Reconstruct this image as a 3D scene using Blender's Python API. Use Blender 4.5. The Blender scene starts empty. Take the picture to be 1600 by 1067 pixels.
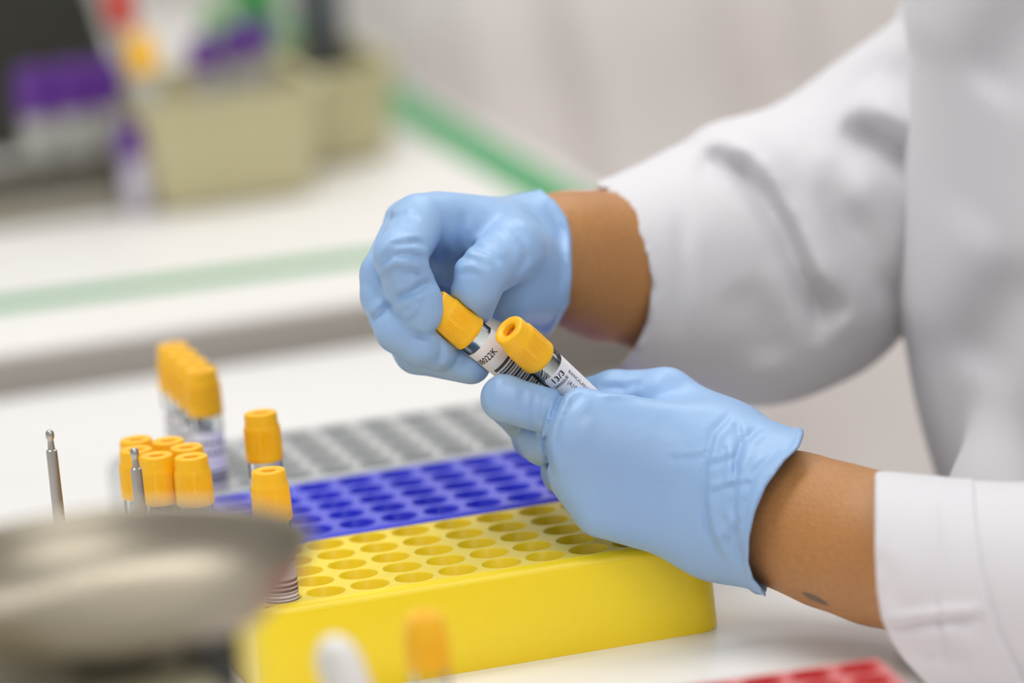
import bpy, bmesh, math, random
import numpy as np
from mathutils import Vector, Matrix

# ------------------------------------------------------------------ camera, light, exposure
SC = bpy.context.scene
COL = SC.collection
FPX, FOCUS = 8889.0, 2111.0            # focal length in pixels (200 mm lens), distance of the hands in mm
PITCH, RH = 16.92, 36.0                # hole pitch and height of the tube racks (mm)
_e, _ro, _a = [math.radians(v) for v in (12.40, 5.302, 15.0)]
_r = np.array([math.cos(_a), -math.sin(_a), 0.0]); _f = np.array([math.sin(_a), math.cos(_a), 0.0]); _z = np.array([0, 0, 1.0])
FW = math.cos(_e) * _f - math.sin(_e) * _z
_up = math.cos(_e) * _z + math.sin(_e) * _f
RT = math.cos(_ro) * _r - math.sin(_ro) * _up
UP = math.cos(_ro) * _up + math.sin(_ro) * _r
CAM = np.array([4 * PITCH, 0, RH]) - FOCUS * (FW + (715.4 - 800) / FPX * RT - (890.55 - 533.5) / FPX * UP)
C0 = CAM + FOCUS * FW

cam_data = bpy.data.cameras.new('camera')
cam_data.sensor_width = 36.0
cam_data.lens = 200.0
cam_data.clip_start = 0.05
cam_data.dof.use_dof = True
cam_data.dof.focus_distance = 2.111
cam_data.dof.aperture_fstop = 4.0
camera = bpy.data.objects.new('camera', cam_data)
COL.objects.link(camera)
_m = Matrix.Identity(4)
for i in range(3):
    _m[i][0], _m[i][1], _m[i][2], _m[i][3] = RT[i], UP[i], -FW[i], CAM[i] / 1000
camera.matrix_world = _m
SC.camera = camera

world = bpy.data.worlds.new('world')
SC.world = world
world.use_nodes = True
_bg = world.node_tree.nodes['Background']
_bg.inputs['Color'].default_value = (1.0, 0.995, 0.99, 1)
_bg.inputs['Strength'].default_value = 0.56

def area_light(name, loc, size, power, color=(1, 0.99, 0.975), target=None):
    d = bpy.data.lights.new(name, 'AREA')
    d.shape = 'RECTANGLE'; d.size, d.size_y = size
    d.energy = power; d.color = color
    o = bpy.data.objects.new(name, d)
    o.location = loc
    if target is not None:
        o.rotation_euler = (Vector(target) - Vector(loc)).to_track_quat('-Z', 'Y').to_euler()
    COL.objects.link(o)
    return o
area_light('front_fill_light', (-0.35, 0.5, 1.75), (1.3, 0.6), 16)
area_light('front_fill_light', (0.2, -1.1, 1.75), (1.3, 0.6), 13)
area_light('front_fill_light', (0.2, -2.9, 1.75), (1.6, 0.6), 11, target=(0.15, 0, 0.1))  # unseen fill lamp added behind the camera to brighten surfaces facing it
area_light('front_fill_light', (0.9, 1.3, 1.75), (1.3, 0.6), 13)

SC.view_settings.view_transform = 'Standard'
SC.view_settings.look = 'None'
SC.view_settings.exposure = 0.0
SC.view_settings.gamma = 1.0
SC.view_settings.use_curve_mapping = False

# ------------------------------------------------------------------ helpers
def P(px, py, w):
    """point (mm) seen at a place of the frame, w mm beyond the focus distance"""
    return CAM + (FOCUS + w) * (FW + (px - 800) / FPX * RT - (py - 533.5) / FPX * UP)
def PZ(px, py, z):
    d = FW + (px - 800) / FPX * RT - (py - 533.5) / FPX * UP
    return CAM + (z - CAM[2]) / d[2] * d
def L(px, py, w):
    """the same as P in lens-aligned millimetres round the focus centre (u right, v up, w away)"""
    s = (FOCUS + w) / FPX
    return np.array([(px - 800) * s, -(py - 533.5) * s, w])
def WL(p):
    """world mm -> lens-aligned mm"""
    q = np.asarray(p, float) - C0
    return np.array([q @ RT, q @ UP, q @ FW])
LM = np.stack([RT, UP, FW], 1)          # lens-aligned -> world rotation

def lin(c):
    return tuple(((v / 255) / 12.92 if v / 255 <= 0.04045 else ((v / 255 + 0.055) / 1.055) ** 2.4) for v in c)

def mat(name, rgb, rough=0.5, metal=0.0, spec=0.5, bump=None, var=None, sss=0.0, coat=0.0, sheen=0.0, sss_r=(0.004, 0.002, 0.001)):
    m = bpy.data.materials.new(name); m.use_nodes = True
    nt = m.node_tree; b = nt.nodes['Principled BSDF']
    c = (*lin(rgb), 1)
    b.inputs['Base Color'].default_value = c
    b.inputs['Roughness'].default_value = rough
    b.inputs['Metallic'].default_value = metal
    b.inputs['Specular IOR Level'].default_value = spec
    if coat: b.inputs['Coat Weight'].default_value = coat
    if sheen: b.inputs['Sheen Weight'].default_value = sheen
    if sss:
        b.inputs['Subsurface Weight'].default_value = sss
        b.inputs['Subsurface Radius'].default_value = sss_r
    tc = nt.nodes.new('ShaderNodeTexCoord')
    if var:                                   # (scale, amount)
        n = nt.nodes.new('ShaderNodeTexNoise'); n.inputs['Detail'].default_value = 4
        vs = var[0] if isinstance(var[0], tuple) else (var[0],) * 3
        vm = nt.nodes.new('ShaderNodeMapping'); vm.inputs['Scale'].default_value = vs; n.inputs['Scale'].default_value = 1.0
        vm.inputs['Rotation'].default_value = (0.0, 0.5, 0.4) if isinstance(var[0], tuple) else (0, 0, 0)
        nt.links.new(tc.outputs['Object'], vm.inputs['Vector']); nt.links.new(vm.outputs['Vector'], n.inputs['Vector'])
        mx = nt.nodes.new('ShaderNodeMixRGB'); mx.blend_type = 'MULTIPLY'
        mx.inputs['Fac'].default_value = 1.0
        rp = nt.nodes.new('ShaderNodeMapRange'); rp.inputs['From Min'].default_value = 0.3; rp.inputs['From Max'].default_value = 0.7
        rp.inputs['To Min'].default_value = 1 - var[1]; rp.inputs['To Max'].default_value = 1.0
        nt.links.new(n.outputs['Fac'], rp.inputs['Value'])
        mx.inputs['Color1'].default_value = c
        nt.links.new(rp.outputs['Result'], mx.inputs['Color2'])
        nt.links.new(mx.outputs['Color'], b.inputs['Base Color'])
    if bump:                                  # (scale xyz or number, strength, distance mm)
        n = nt.nodes.new('ShaderNodeTexNoise'); n.inputs['Detail'].default_value = 3
        mp = nt.nodes.new('ShaderNodeMapping')
        s = bump[0]; s = (s, s, s) if not isinstance(s, tuple) else s
        mp.inputs['Scale'].default_value = s; n.inputs['Scale'].default_value = 1.0
        nt.links.new(tc.outputs['Object'], mp.inputs['Vector']); nt.links.new(mp.outputs['Vector'], n.inputs['Vector'])
        bn = nt.nodes.new('ShaderNodeBump'); bn.inputs['Strength'].default_value = bump[1]; bn.inputs['Distance'].default_value = bump[2] / 1000
        nt.links.new(n.outputs['Fac'], bn.inputs['Height']); nt.links.new(bn.outputs['Normal'], b.inputs['Normal'])
    return m

def clear_mat(name, tint=(0.93, 0.95, 0.95), rough=0.08, gloss=1.0):
    m = bpy.data.materials.new(name); m.use_nodes = True
    nt = m.node_tree; nt.nodes.clear()
    out = nt.nodes.new('ShaderNodeOutputMaterial')
    t = nt.nodes.new('ShaderNodeBsdfTransparent'); t.inputs['Color'].default_value = (*tint, 1)
    g = nt.nodes.new('ShaderNodeBsdfGlossy'); g.inputs['Roughness'].default_value = rough; g.inputs['Color'].default_value = (gloss, gloss, gloss, 1)
    fr = nt.nodes.new('ShaderNodeLayerWeight'); fr.inputs['Blend'].default_value = 0.12
    mx = nt.nodes.new('ShaderNodeMixShader')
    nt.links.new(fr.outputs['Fresnel'], mx.inputs['Fac']); nt.links.new(t.outputs['BSDF'], mx.inputs[1]); nt.links.new(g.outputs['BSDF'], mx.inputs[2])
    nt.links.new(mx.outputs['Shader'], out.inputs['Surface'])
    return m

def tag(o, label=None, cat=None, group=None, kind=None):
    if label: o['label'] = label
    if cat: o['category'] = cat
    if group: o['group'] = group
    if kind: o['kind'] = kind
    return o

def empty(name, loc, label, cat, group=None):
    o = bpy.data.objects.new(name, None); COL.objects.link(o)
    o.empty_display_size = 0.02
    o.location = Vector(loc) / 1000
    return tag(o, label, cat, group)

def link_mesh(name, me, m, parent=None, smooth=True):
    if m is not None and not me.materials: me.materials.append(m)
    if smooth:
        me.polygons.foreach_set('use_smooth', [True] * len(me.polygons))
    o = bpy.data.objects.new(name, me); COL.objects.link(o)
    if parent is not None: o.parent = parent
    return o

def from_bm(name, bm, m, parent=None, smooth=True, sharp=None):
    """bmesh in mm -> object in metres"""
    bmesh.ops.recalc_face_normals(bm, faces=bm.faces)
    me = bpy.data.meshes.new(name); bm.to_mesh(me); bm.free()
    me.transform(Matrix.Scale(0.001, 4))
    o = link_mesh(name, me, m, parent, smooth)
    if sharp: me.set_sharp_from_angle(angle=math.radians(sharp))
    return o

def bm_lathe(bm, prof, seg=48, rfun=None, close=False):
    rings = []
    for k, (r, z) in enumerate(prof):
        if r < 1e-6:
            rings.append([bm.verts.new((0, 0, z))])
        else:
            ring = []
            for i in range(seg):
                t = 2 * math.pi * i / seg
                rr = rfun(k, r, z, t) if rfun else r
                ring.append(bm.verts.new((rr * math.cos(t), rr * math.sin(t), z)))
            rings.append(ring)
    for a, b in zip(rings, rings[1:]):
        if len(a) == 1 and len(b) == 1: continue
        for i in range(seg):
            j = (i + 1) % seg
            if len(a) == 1: bm.faces.new((a[0], b[i], b[j]))
            elif len(b) == 1: bm.faces.new((a[i], b[0], a[j]))
            else: bm.faces.new((a[i], b[i], b[j], a[j]))
    return rings

def bm_box(bm, lo, hi, bevel=0.0, seg=3, taper=0.0, rot=0.0):
    lo, hi = Vector(lo), Vector(hi)
    r = bmesh.ops.create_cube(bm, size=1.0)
    vs = r['verts']
    c = (lo + hi) / 2; s = hi - lo
    for v in vs:
        k = 1 - taper * (0.5 - v.co.z) if taper else 1
        v.co = Vector((v.co.x * s.x * k, v.co.y * s.y * k, v.co.z * s.z))
    if rot: bmesh.ops.rotate(bm, verts=vs, cent=(0, 0, 0), matrix=Matrix.Rotation(rot, 3, 'Z'))
    for v in vs: v.co += c
    if bevel:
        ed = list({e for v in vs for e in v.link_edges})
        bmesh.ops.bevel(bm, geom=ed, offset=bevel, segments=seg, profile=0.5, affect='EDGES', clamp_overlap=True)

def box_obj(name, lo, hi, m, parent=None, bevel=0.0, **k):
    bm = bmesh.new(); bm_box(bm, lo, hi, bevel, **k)
    return from_bm(name, bm, m, parent, smooth=bevel > 0, sharp=40 if bevel else None)

def copy_thing(root, loc=None, label=None, rot=None):
    r = root.copy(); COL.objects.link(r)
    for ch in list(root.children):
        c = ch.copy(); COL.objects.link(c); c.parent = r
        for g in list(ch.children):
            d = g.copy(); COL.objects.link(d); d.parent = c
    if loc is not None: r.location = Vector(loc) / 1000
    if rot is not None: r.rotation_euler = rot
    if label: r['label'] = label
    return r

# ---- solid modelling by distance fields (for hands, arms and cloth): smooth unions of tapered capsules
class Vol:
    def __init__(s, lo, hi, h):
        s.h = h; s.lo = np.array(lo, np.float32)
        s.n = np.ceil((np.array(hi) - np.array(lo)) / h).astype(int) + 1
        s.ax = [s.lo[i] + h * np.arange(s.n[i], dtype=np.float32) for i in range(3)]
        s.f = np.full(s.n, 60.0, np.float32)
    def win(s, a, b, m):
        lo = np.minimum(a, b) - m; hi = np.maximum(a, b) + m
        i0 = np.clip(np.floor((lo - s.lo) / s.h).astype(int), 0, s.n - 1)
        i1 = np.clip(np.ceil((hi - s.lo) / s.h).astype(int) + 1, 1, s.n)
        sl = tuple(slice(p, max(q, p + 1)) for p, q in zip(i0, i1))
        return sl, [s.ax[k][sl[k]].reshape([-1 if j == k else 1 for j in range(3)]) for k in range(3)]
    def cap(s, a, b, ra, rb, k=3.0, sub=False, field=None):
        F = s.f if field is None else field
        a = np.asarray(a, np.float32); b = np.asarray(b, np.float32)
        sl, (X, Y, Z) = s.win(a, b, max(ra, rb) + k * 1.5 + 14)
        d = b - a; L2 = float(d @ d) + 1e-9
        t = np.clip(((X - a[0]) * d[0] + (Y - a[1]) * d[1] + (Z - a[2]) * d[2]) / L2, 0, 1)
        g = np.sqrt((X - a[0] - t * d[0]) ** 2 + (Y - a[1] - t * d[1]) ** 2 + (Z - a[2] - t * d[2]) ** 2) - (ra + (rb - ra) * t)
        if sub: F[sl] = np.maximum(F[sl], -g); return
        s._smin(F, sl, g, k)
    def ell(s, c, r, k=3.0, axes=None, field=None):
        F = s.f if field is None else field
        c = np.asarray(c, np.float32); r = np.asarray(r, np.float32)
        m = float(r.max()) + k * 1.5 + 12
        sl, (X, Y, Z) = s.win(c, c, m)
        X, Y, Z = X - c[0], Y - c[1], Z - c[2]
        if axes is not None:
            A = np.asarray(axes, np.float32)
            X, Y, Z = [X * A[i][0] + Y * A[i][1] + Z * A[i][2] for i in range(3)]
        q = np.sqrt((X / r[0]) ** 2 + (Y / r[1]) ** 2 + (Z / r[2]) ** 2)
        q2 = np.sqrt((X / r[0] ** 2) ** 2 + (Y / r[1] ** 2) ** 2 + (Z / r[2] ** 2) ** 2) + 1e-9
        s._smin(F, sl, q * (q - 1) / q2, k)
    @staticmethod
    def _smin(F, sl, g, k):
        f = F[sl]
        if k <= 0: F[sl] = np.minimum(f, g); return
        h = np.maximum(k - np.abs(f - g), 0) / k
        F[sl] = np.minimum(f, g) - h * h * k * 0.25
    def chain(s, pts, rad, k=2.5, field=None):
        for i in range(len(pts) - 1): s.cap(pts[i], pts[i + 1], rad[i], rad[i + 1], k, field=field)
    def join(s, G, k):
        h = np.maximum(k - np.abs(s.f - G), 0) / k
        s.f = np.minimum(s.f, G) - h * h * k * 0.25
    def coords(s):
        return np.meshgrid(*s.ax, indexing='ij', sparse=True)
    def px(s):
        """frame place of every grid point (lens-aligned volumes)"""
        X, Y, Z = s.coords()
        k = FPX / (FOCUS + Z)
        return 800 + X * k, 533.5 - Y * k
    def mesh(s, it=2, snap=True):
        f = s.f; h = s.h
        ins = f < 0
        n = s.n - 1
        cnt = np.zeros(n, np.int8)
        for dx in (0, 1):
            for dy in (0, 1):
                for dz in (0, 1):
                    cnt += ins[dx:dx + n[0], dy:dy + n[1], dz:dz + n[2]]
        cell = np.argwhere((cnt > 0) & (cnt < 8))
        idx = np.full(n, -1, np.int32); idx[tuple(cell.T)] = np.arange(len(cell))
        acc = np.zeros((len(cell), 3), np.float64); num = np.zeros(len(cell))
        cor = [(a, b, c) for a in (0, 1) for b in (0, 1) for c in (0, 1)]
        val = {c: f[cell[:, 0] + c[0], cell[:, 1] + c[1], cell[:, 2] + c[2]] for c in cor}
        for c in cor:
            for ax in range(3):
                if c[ax]: continue
                d = list(c); d[ax] = 1; d = tuple(d)
                a, b = val[c], val[d]
                x = (a < 0) != (b < 0)
                t = np.where(x, a / np.where(x, a - b, 1), 0)
                p = np.array(c, float)[None].repeat(len(cell), 0); p[:, ax] += t
                acc[x] += p[x]; num[x] += 1
        V = cell + acc / num[:, None]
        quads = []
        for ax in range(3):
            o1, o2 = (ax + 1) % 3, (ax + 2) % 3
            A = np.moveaxis(ins, ax, 0)
            ch = A[:-1] != A[1:]
            e = np.argwhere(np.moveaxis(ch, 0, ax))
            e = e[(e[:, o1] > 0) & (e[:, o2] > 0) & (e[:, o1] < n[o1]) & (e[:, o2] < n[o2]) & (e[:, ax] < n[ax])]
            def at(d1, d2):
                q = e.copy(); q[:, o1] += d1; q[:, o2] += d2
                return idx[tuple(q.T)]
            q = np.stack([at(-1, -1), at(0, -1), at(0, 0), at(-1, 0)], 1)
            fl = ~ins[tuple(e.T)]
            q[fl] = q[fl][:, ::-1]
            quads.append(q)
        Q = np.concatenate(quads)
        Q = Q[(Q >= 0).all(1)]
        for _ in range(it):                                   # light smoothing
            S = np.zeros_like(V); c2 = np.zeros(len(V))
            for a, b in ((0, 1), (1, 2), (2, 3), (3, 0)):
                np.add.at(S, Q[:, a], V[Q[:, b]]); np.add.at(S, Q[:, b], V[Q[:, a]])
                np.add.at(c2, Q[:, a], 1); np.add.at(c2, Q[:, b], 1)
            V = 0.45 * V + 0.55 * S / np.maximum(c2, 1)[:, None]
        return V * h + s.lo, Q

def vol_obj(name, vol, m, parent=None, lens=True, it=2):
    V, Q = vol.mesh(it)
    if lens: V = V @ LM.T + C0
    me = bpy.data.meshes.new(name)
    me.vertices.add(len(V)); me.vertices.foreach_set('co', (V / 1000).astype(np.float32).ravel())
    me.loops.add(Q.size); me.loops.foreach_set('vertex_index', Q.astype(np.int32).ravel())
    me.polygons.add(len(Q)); me.polygons.foreach_set('loop_start', np.arange(0, Q.size, 4, dtype=np.int32))
    me.update(); me.validate()
    o = link_mesh(name, me, m)
    if parent is not None:
        o.parent = parent
        o.matrix_parent_inverse = Matrix.Translation(parent.location).inverted()
    return o

def bounds(pts, m):
    p = np.array(pts); return p.min(0) - m, p.max(0) + m

def polyline_dist(PX, PY, poly):
    best = None
    seg = [math.hypot(b[0] - a[0], b[1] - a[1]) for a, b in zip(poly, poly[1:])]; tot = sum(seg); run = 0.0
    for (x0, y0), (x1, y1) in zip(poly, poly[1:]):
        dx, dy = x1 - x0, y1 - y0; L2 = dx * dx + dy * dy + 1e-9
        t = np.clip(((PX - x0) * dx + (PY - y0) * dy) / L2, 0, 1)
        ex, ey = PX - x0 - t * dx, PY - y0 - t * dy
        d = np.sqrt(ex * ex + ey * ey)
        sg = np.sign(ex * dy - ey * dx)
        ln = math.sqrt(L2); t = (run + t * ln) / tot; run += ln
        if best is None: best, side, tt = d, sg, t
        else:
            c = d < best; best = np.where(c, d, best); side = np.where(c, sg, side); tt = np.where(c, t, tt)
    return best, side, tt

def fold(vol, poly, depth, width, ridge=0.6, wmax=None):
    """press a crease (depth, width in mm) along a line into the side of a volume facing the bench front, with the cloth piling up beside it"""
    pts = np.array(poly, float)
    k = FOCUS / FPX
    u0, u1 = (pts[:, 0].min() - 800) * k * 0.98 - 4 * width - 12, (pts[:, 0].max() - 800) * k * 1.12 + 4 * width + 12
    X = vol.ax[0]
    i0, i1 = np.searchsorted(X, min(u0, (pts[:, 0].min() - 800) * k * 1.12 - 4 * width - 12)), np.searchsorted(X, max(u1, (pts[:, 0].max() - 800) * k + 4 * width + 12))
    if i1 <= i0: return
    Xs, Ys, Zs = X[i0:i1].reshape(-1, 1, 1), vol.ax[1].reshape(1, -1, 1), vol.ax[2].reshape(1, 1, -1)
    s = FPX / (FOCUS + Zs)
    PX, PY = 800 + Xs * s, 533.5 - Ys * s
    d, side, tt = polyline_dist(PX, PY, poly)
    depth = depth * np.clip(np.minimum(tt, 1 - tt) * 4.5, 0, 1) ** 0.8
    d = d * k
    g = depth * np.exp(-(d / width) ** 2) - ridge * depth * np.exp(-((d * side - 1.9 * width) / (1.3 * width)) ** 2)
    if wmax is not None: g = g * np.clip((wmax - Zs) / 6.0, 0, 1)
    near = np.abs(vol.f[i0:i1]) < 30
    vol.f[i0:i1] += np.where(near, g, 0).astype(np.float32)

# ------------------------------------------------------------------ materials
M = {}
M['table'] = mat('white laminate', (246, 245, 243), 0.32, var=(3, 0.03))
M['bench'] = mat('white bench laminate', (226, 224, 219), 0.35, var=(3, 0.03))
M['bench_edge'] = mat('grey edge band', (150, 143, 136), 0.5)
M['steel_leg'] = mat('grey painted steel', (150, 152, 155), 0.4, 0.4)
M['floor'] = mat('pale vinyl floor', (196, 186, 180), 0.45, var=(4, 0.06))
M['wall'] = mat('off white wall paint', (222, 220, 214), 0.7, bump=(120, 0.1, 1))
M['tape'] = mat('green tape', (62, 150, 92), 0.5)
M['yellow'] = mat('yellow plastic', (250, 220, 2), 0.36, spec=0.6, sss=0.35, sheen=0.15, sss_r=(0.006, 0.006, 0.006))
M['blue'] = mat('blue plastic', (26, 46, 226), 0.36, spec=0.6, sss=0.35, sheen=0.35, sss_r=(0.006, 0.006, 0.006))
M['grey'] = mat('grey plastic', (178, 182, 182), 0.34, spec=0.6, sss=0.35, sheen=0.55, sss_r=(0.006, 0.006, 0.006))
M['red'] = mat('red plastic', (204, 14, 16), 0.36, spec=0.6, sss=0.35, sheen=0.55, sss_r=(0.006, 0.006, 0.006))
M['cap'] = mat('yellow cap plastic', (250, 188, 10), 0.38, sss=0.1)
M['hole'] = mat('dark orange rubber stopper', (190, 96, 20), 0.6)
M['clear'] = clear_mat('clear plastic')
M['label'] = mat('white label paper', (238, 234, 236), 0.6)
M['ink'] = mat('black ink', (28, 28, 32), 0.6)
M['inkg'] = mat('grey green ink', (66, 72, 72), 0.6)
M['glove'] = mat('blue nitrile', (146, 181, 222), 0.42, bump=((260, 260, 260), 0.35, 0.5), var=(30, 0.05), sss=0.12)
M['skin'] = mat('skin', (182, 127, 72), 0.5, bump=((900, 260, 900), 0.5, 0.5), var=((900, 190, 700), 0.16), sss=0.12)
M['skin_plain'] = mat('skin of the colleague', (186, 132, 88), 0.5)
M['coat'] = mat('white cotton', (212, 211, 214), 0.75, bump=(700, 0.15, 0.3), sheen=0.2)
M['coat_back'] = mat('white cotton of second coat', (240, 233, 230), 0.8, bump=(300, 0.1, 0.5))
M['trousers'] = mat('navy trousers', (40, 48, 70), 0.8)
M['hair'] = mat('dark brown hair', (52, 36, 28), 0.6, bump=((40, 40, 600), 0.6, 2))
M['shoe'] = mat('white shoe', (220, 220, 220), 0.5)
M['steel'] = mat('brushed stainless steel', (152, 144, 129), 0.40, 1.0, bump=((30, 30, 900), 0.05, 0.2))
M['rod'] = mat('turned steel', (176, 172, 166), 0.32, 1.0)
M['dev_beige'] = mat('beige moulded plastic', (206, 198, 166), 0.5)
M['dev_dark'] = mat('dark grey plastic', (62, 60, 56), 0.5)
M['beige'] = mat('beige plastic bin', (196, 188, 148), 0.45, var=(20, 0.04))
M['black'] = mat('black plastic', (46, 45, 40), 0.5)
M['slate'] = mat('slate grey plastic', (84, 90, 94), 0.5)
M['darkrack'] = mat('dark olive plastic', (84, 80, 68), 0.5)
M['tray'] = mat('grey beige tray', (150, 144, 130), 0.5)
M['purple'] = mat('purple cap plastic', (92, 40, 138), 0.4)
M['lilac'] = mat('lilac label', (206, 200, 218), 0.5)
M['green'] = mat('green bottle plastic', (64, 150, 72), 0.4)
M['lime'] = mat('pale green plastic', (150, 190, 140), 0.4)
M['redcap'] = mat('red cap plastic', (196, 52, 36), 0.4)
M['white'] = mat('white plastic', (232, 230, 228), 0.4)
M['frost'] = mat('frosted tube plastic', (190, 190, 184), 0.45)
M['cream'] = mat('cream yellow laminate', (214, 202, 140), 0.6)

# ------------------------------------------------------------------ the room
def slab(name, lo, hi, m, kind='structure'):
    o = box_obj(name, lo, hi, m); tag(o, kind=kind); return o
FLOOR = -950.0
slab('floor', (-3200, -3200, FLOOR - 60), (3200, 2700, FLOOR), M['floor'])
slab('wall_back', (-3200, 2700, FLOOR - 60), (3200, 2800, 1900), M['wall'])
o = slab('baseboard_back', (-3200, 2682, FLOOR), (3200, 2700, FLOOR + 90), M['white'])

# white worktop
t = empty('worktable', (-340, -160, FLOOR), 'white laminate worktable under the coloured tube racks', 'table')
def part(name, lo, hi, m, parent, bevel=0, **k):
    c = np.array(parent.location) * 1000
    return box_obj(name, np.array(lo) - c, np.array(hi) - c, m, parent, bevel, **k)
part('tabletop', (-900, -900, -32), (236, 564, 0), M['table'], t, 3)
part('apron', (-860, -860, -110), (174, 540, -32), M['steel_leg'], t)
for x in (-850, 124):
    for y in (-850, 490):
        part('leg', (x, y, FLOOR), (x + 45, y + 45, -110), M['steel_leg'], t, 2)
# second bench behind, its top a little higher
t = empty('laboratory_bench', (-270, 1040, FLOOR), 'raised white bench with grey front edge and green tape lines', 'bench')
part('benchtop', (-900, 572, -20), (352, 1500, 20), M['bench'], t, 2)
part('edge_band', (-900, 566, -34), (352, 572, 17), M['bench_edge'], t, 1)
part('bench_cabinet', (-880, 640, FLOOR), (330, 1480, -20), M['white'], t, 4)
def ribbon(name, pts, half, z, parent, m):
    bm = bmesh.new(); c = np.array(parent.location) * 1000
    a, b = np.array(pts[0], float), np.array(pts[1], float)
    n = np.array([-(b - a)[1], (b - a)[0]]); n = n / np.hypot(*n) * half
    q = [a + n, b + n, b - n, a - n]
    lo = [bm.verts.new((p[0] - c[0], p[1] - c[1], z - c[2])) for p in q]
    hi = [bm.verts.new((p[0] - c[0], p[1] - c[1], z + 0.4 - c[2])) for p in q]
    bm.faces.new(hi); bm.faces.new(lo[::-1])
    for i in range(4): bm.faces.new((lo[i], lo[(i + 1) % 4], hi[(i + 1) % 4], hi[i]))
    return from_bm(name, bm, m, parent, smooth=False)
ribbon('front_tape', ((-880, 751), (330, 655)), 13, 20, t, M['tape'])
ribbon('side_tape', ((326, 640), (336, 1495)), 15, 20.1, t, M['tape'])

# ------------------------------------------------------------------ tube racks
def rack_mesh(nx=10, ny=5, p=PITCH, margin=3.3, H=RH, hr=7.15, depth=30.0):
    bm = bmesh.new(); key = {}
    def vt(x, y, z):
        k = (round(x, 3), round(y, 3), round(z, 3))
        if k not in key: key[k] = bm.verts.new((x, y, z))
        return key[k]
    S = 8
    for i in range(nx):
        for j in range(ny):
            cx, cy = i * p, j * p
            sq, ci, wi = [], [], []
            for s in range(4 * S):
                side, t = divmod(s, S); t = t / S * 2 - 1
                x, y = [(1, t), (-t, 1), (-1, -t), (t, -1)][side]
                sq.append(vt(cx + x * p / 2, cy + y * p / 2, H))
                an = math.atan2(y, x)
                ci.append(vt(cx + (hr + 0.35) * math.cos(an), cy + (hr + 0.35) * math.sin(an), H))
                wi.append((hr * math.cos(an) + cx, hr * math.sin(an) + cy))
            r1 = [bm.verts.new((x, y, H - 0.5)) for x, y in wi]
            r2 = [bm.verts.new((x, y, H - depth)) for x, y in wi]
            n = 4 * S
            for s in range(n):
                q = (s + 1) % n
                bm.faces.new((sq[s], sq[q], ci[q], ci[s]))
                bm.faces.new((ci[s], ci[q], r1[q], r1[s]))
                bm.faces.new((r1[s], r1[q], r2[q], r2[s]))
            bm.faces.new(r2)
    x0, x1, y0, y1 = -p / 2, (nx - .5) * p, -p / 2, (ny - .5) * p
    loop = []
    d = p / S
    for i in range(nx * S): loop.append((x0 + i * d, y0))
    for j in range(ny * S): loop.append((x1, y0 + j * d))
    for i in range(nx * S): loop.append((x1 - i * d, y1))
    for j in range(ny * S): loop.append((x0, y1 - j * d))
    prev = [vt(x, y, H) for x, y in loop]
    c = 5.0
    R = margin - 0.3
    prof = [(R * 0.02, 0)]
    rr = 4.2
    prof = [(margin - rr * (1 - math.sin(a)) , -rr * (1 - math.cos(a))) for a in np.linspace(0.25, math.pi / 2, 6)]
    prof += [(margin + 0.3, -H * 0.5), (margin + 0.6, -H + 1.0), (margin + 0.1, -H)]
    for o_, dz in prof:
        cur = []
        for x, y in loop:
            ix, iy = min(max(x, x0 + c), x1 - c), min(max(y, y0 + c), y1 - c)
            v = Vector((x - ix, y - iy)); v.normalize()
            cur.append(bm.verts.new((ix + v.x * (c + o_), iy + v.y * (c + o_), H + dz)))
        n = len(loop)
        for s in range(n):
            q = (s + 1) % n
            bm.faces.new((prev[s], prev[q], cur[q], cur[s]))
        prev = cur
    bm.faces.new(prev[::-1])
    return bm
def rack(colour, loc, label, rot=0.0):
    o = from_bm('test_tube_rack', rack_mesh(), M[colour], smooth=True, sharp=38)
    o.location = Vector(loc) / 1000; o.rotation_euler = (0, 0, rot)
    return tag(o, label, 'tube rack', 'tube racks on the worktable')
BLUE0 = (2.2, 92.4, 0); GREY0 = (0.5, 184.9, 0)
rack('yellow', (0, 0, 0), 'bright yellow plastic tube rack with rows of round holes on white table')
rack('blue', BLUE0, 'deep blue plastic tube rack standing right behind the yellow rack')
rack('grey', GREY0, 'grey plastic tube rack, the farthest of the three behind one another')
RROT = math.radians(-5)
RED0 = (-6.5, -264.0, 0)
rack('red', RED0, 'red plastic tube rack in front of the yellow one at the bottom', RROT)
def hole(o, c, r, rot=0.0):
    x, y = c * PITCH, r * PITCH
    return (o[0] + x * math.cos(rot) - y * math.sin(rot), o[1] + x * math.sin(rot) + y * math.cos(rot), 6.0)

# ------------------------------------------------------------------ capped tubes (local origin at the tube bottom, 79 mm tall)
TL, CAPH = 79.0, 19.0
def cap_bm():
    bm = bmesh.new()
    z0 = TL - CAPH
    prof = [(6.2, z0), (6.9, z0 + 0.05), (7.25, z0 + 0.6), (7.3, z0 + 1.6), (7.2, z0 + 2.6), (7.2, z0 + 3.4),
            (7.2, z0 + 6), (7.15, z0 + 9), (7.1, z0 + 12), (6.98, z0 + 13.2), (6.6, z0 + 14.0), (6.45, z0 + 14.8),
            (6.32, z0 + 18.0), (6.15, z0 + 18.6), (5.8, z0 + 18.95), (5.2, z0 + 19.0), (3.1, z0 + 18.8), (2.75, z0 + 18.3), (2.7, z0 + 16.0), (0, z0 + 16.0)]
    def rf(k, r, z, t):
        if 5 <= k <= 9:
            ph = (t / (2 * math.pi) * 6) % 1.0
            amp = [0, 0, 0, 0, 0, 0.18, 0.36, 0.36, 0.36, 0.15][k]
            if ph < 0.82: return r - amp * (0.5 - 0.5 * math.cos(ph / 0.82 * 2 * math.pi * 6))
            return r + amp * 0.15
        return r
    bm_lathe(bm, prof, 288, rf)
    return bm
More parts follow.
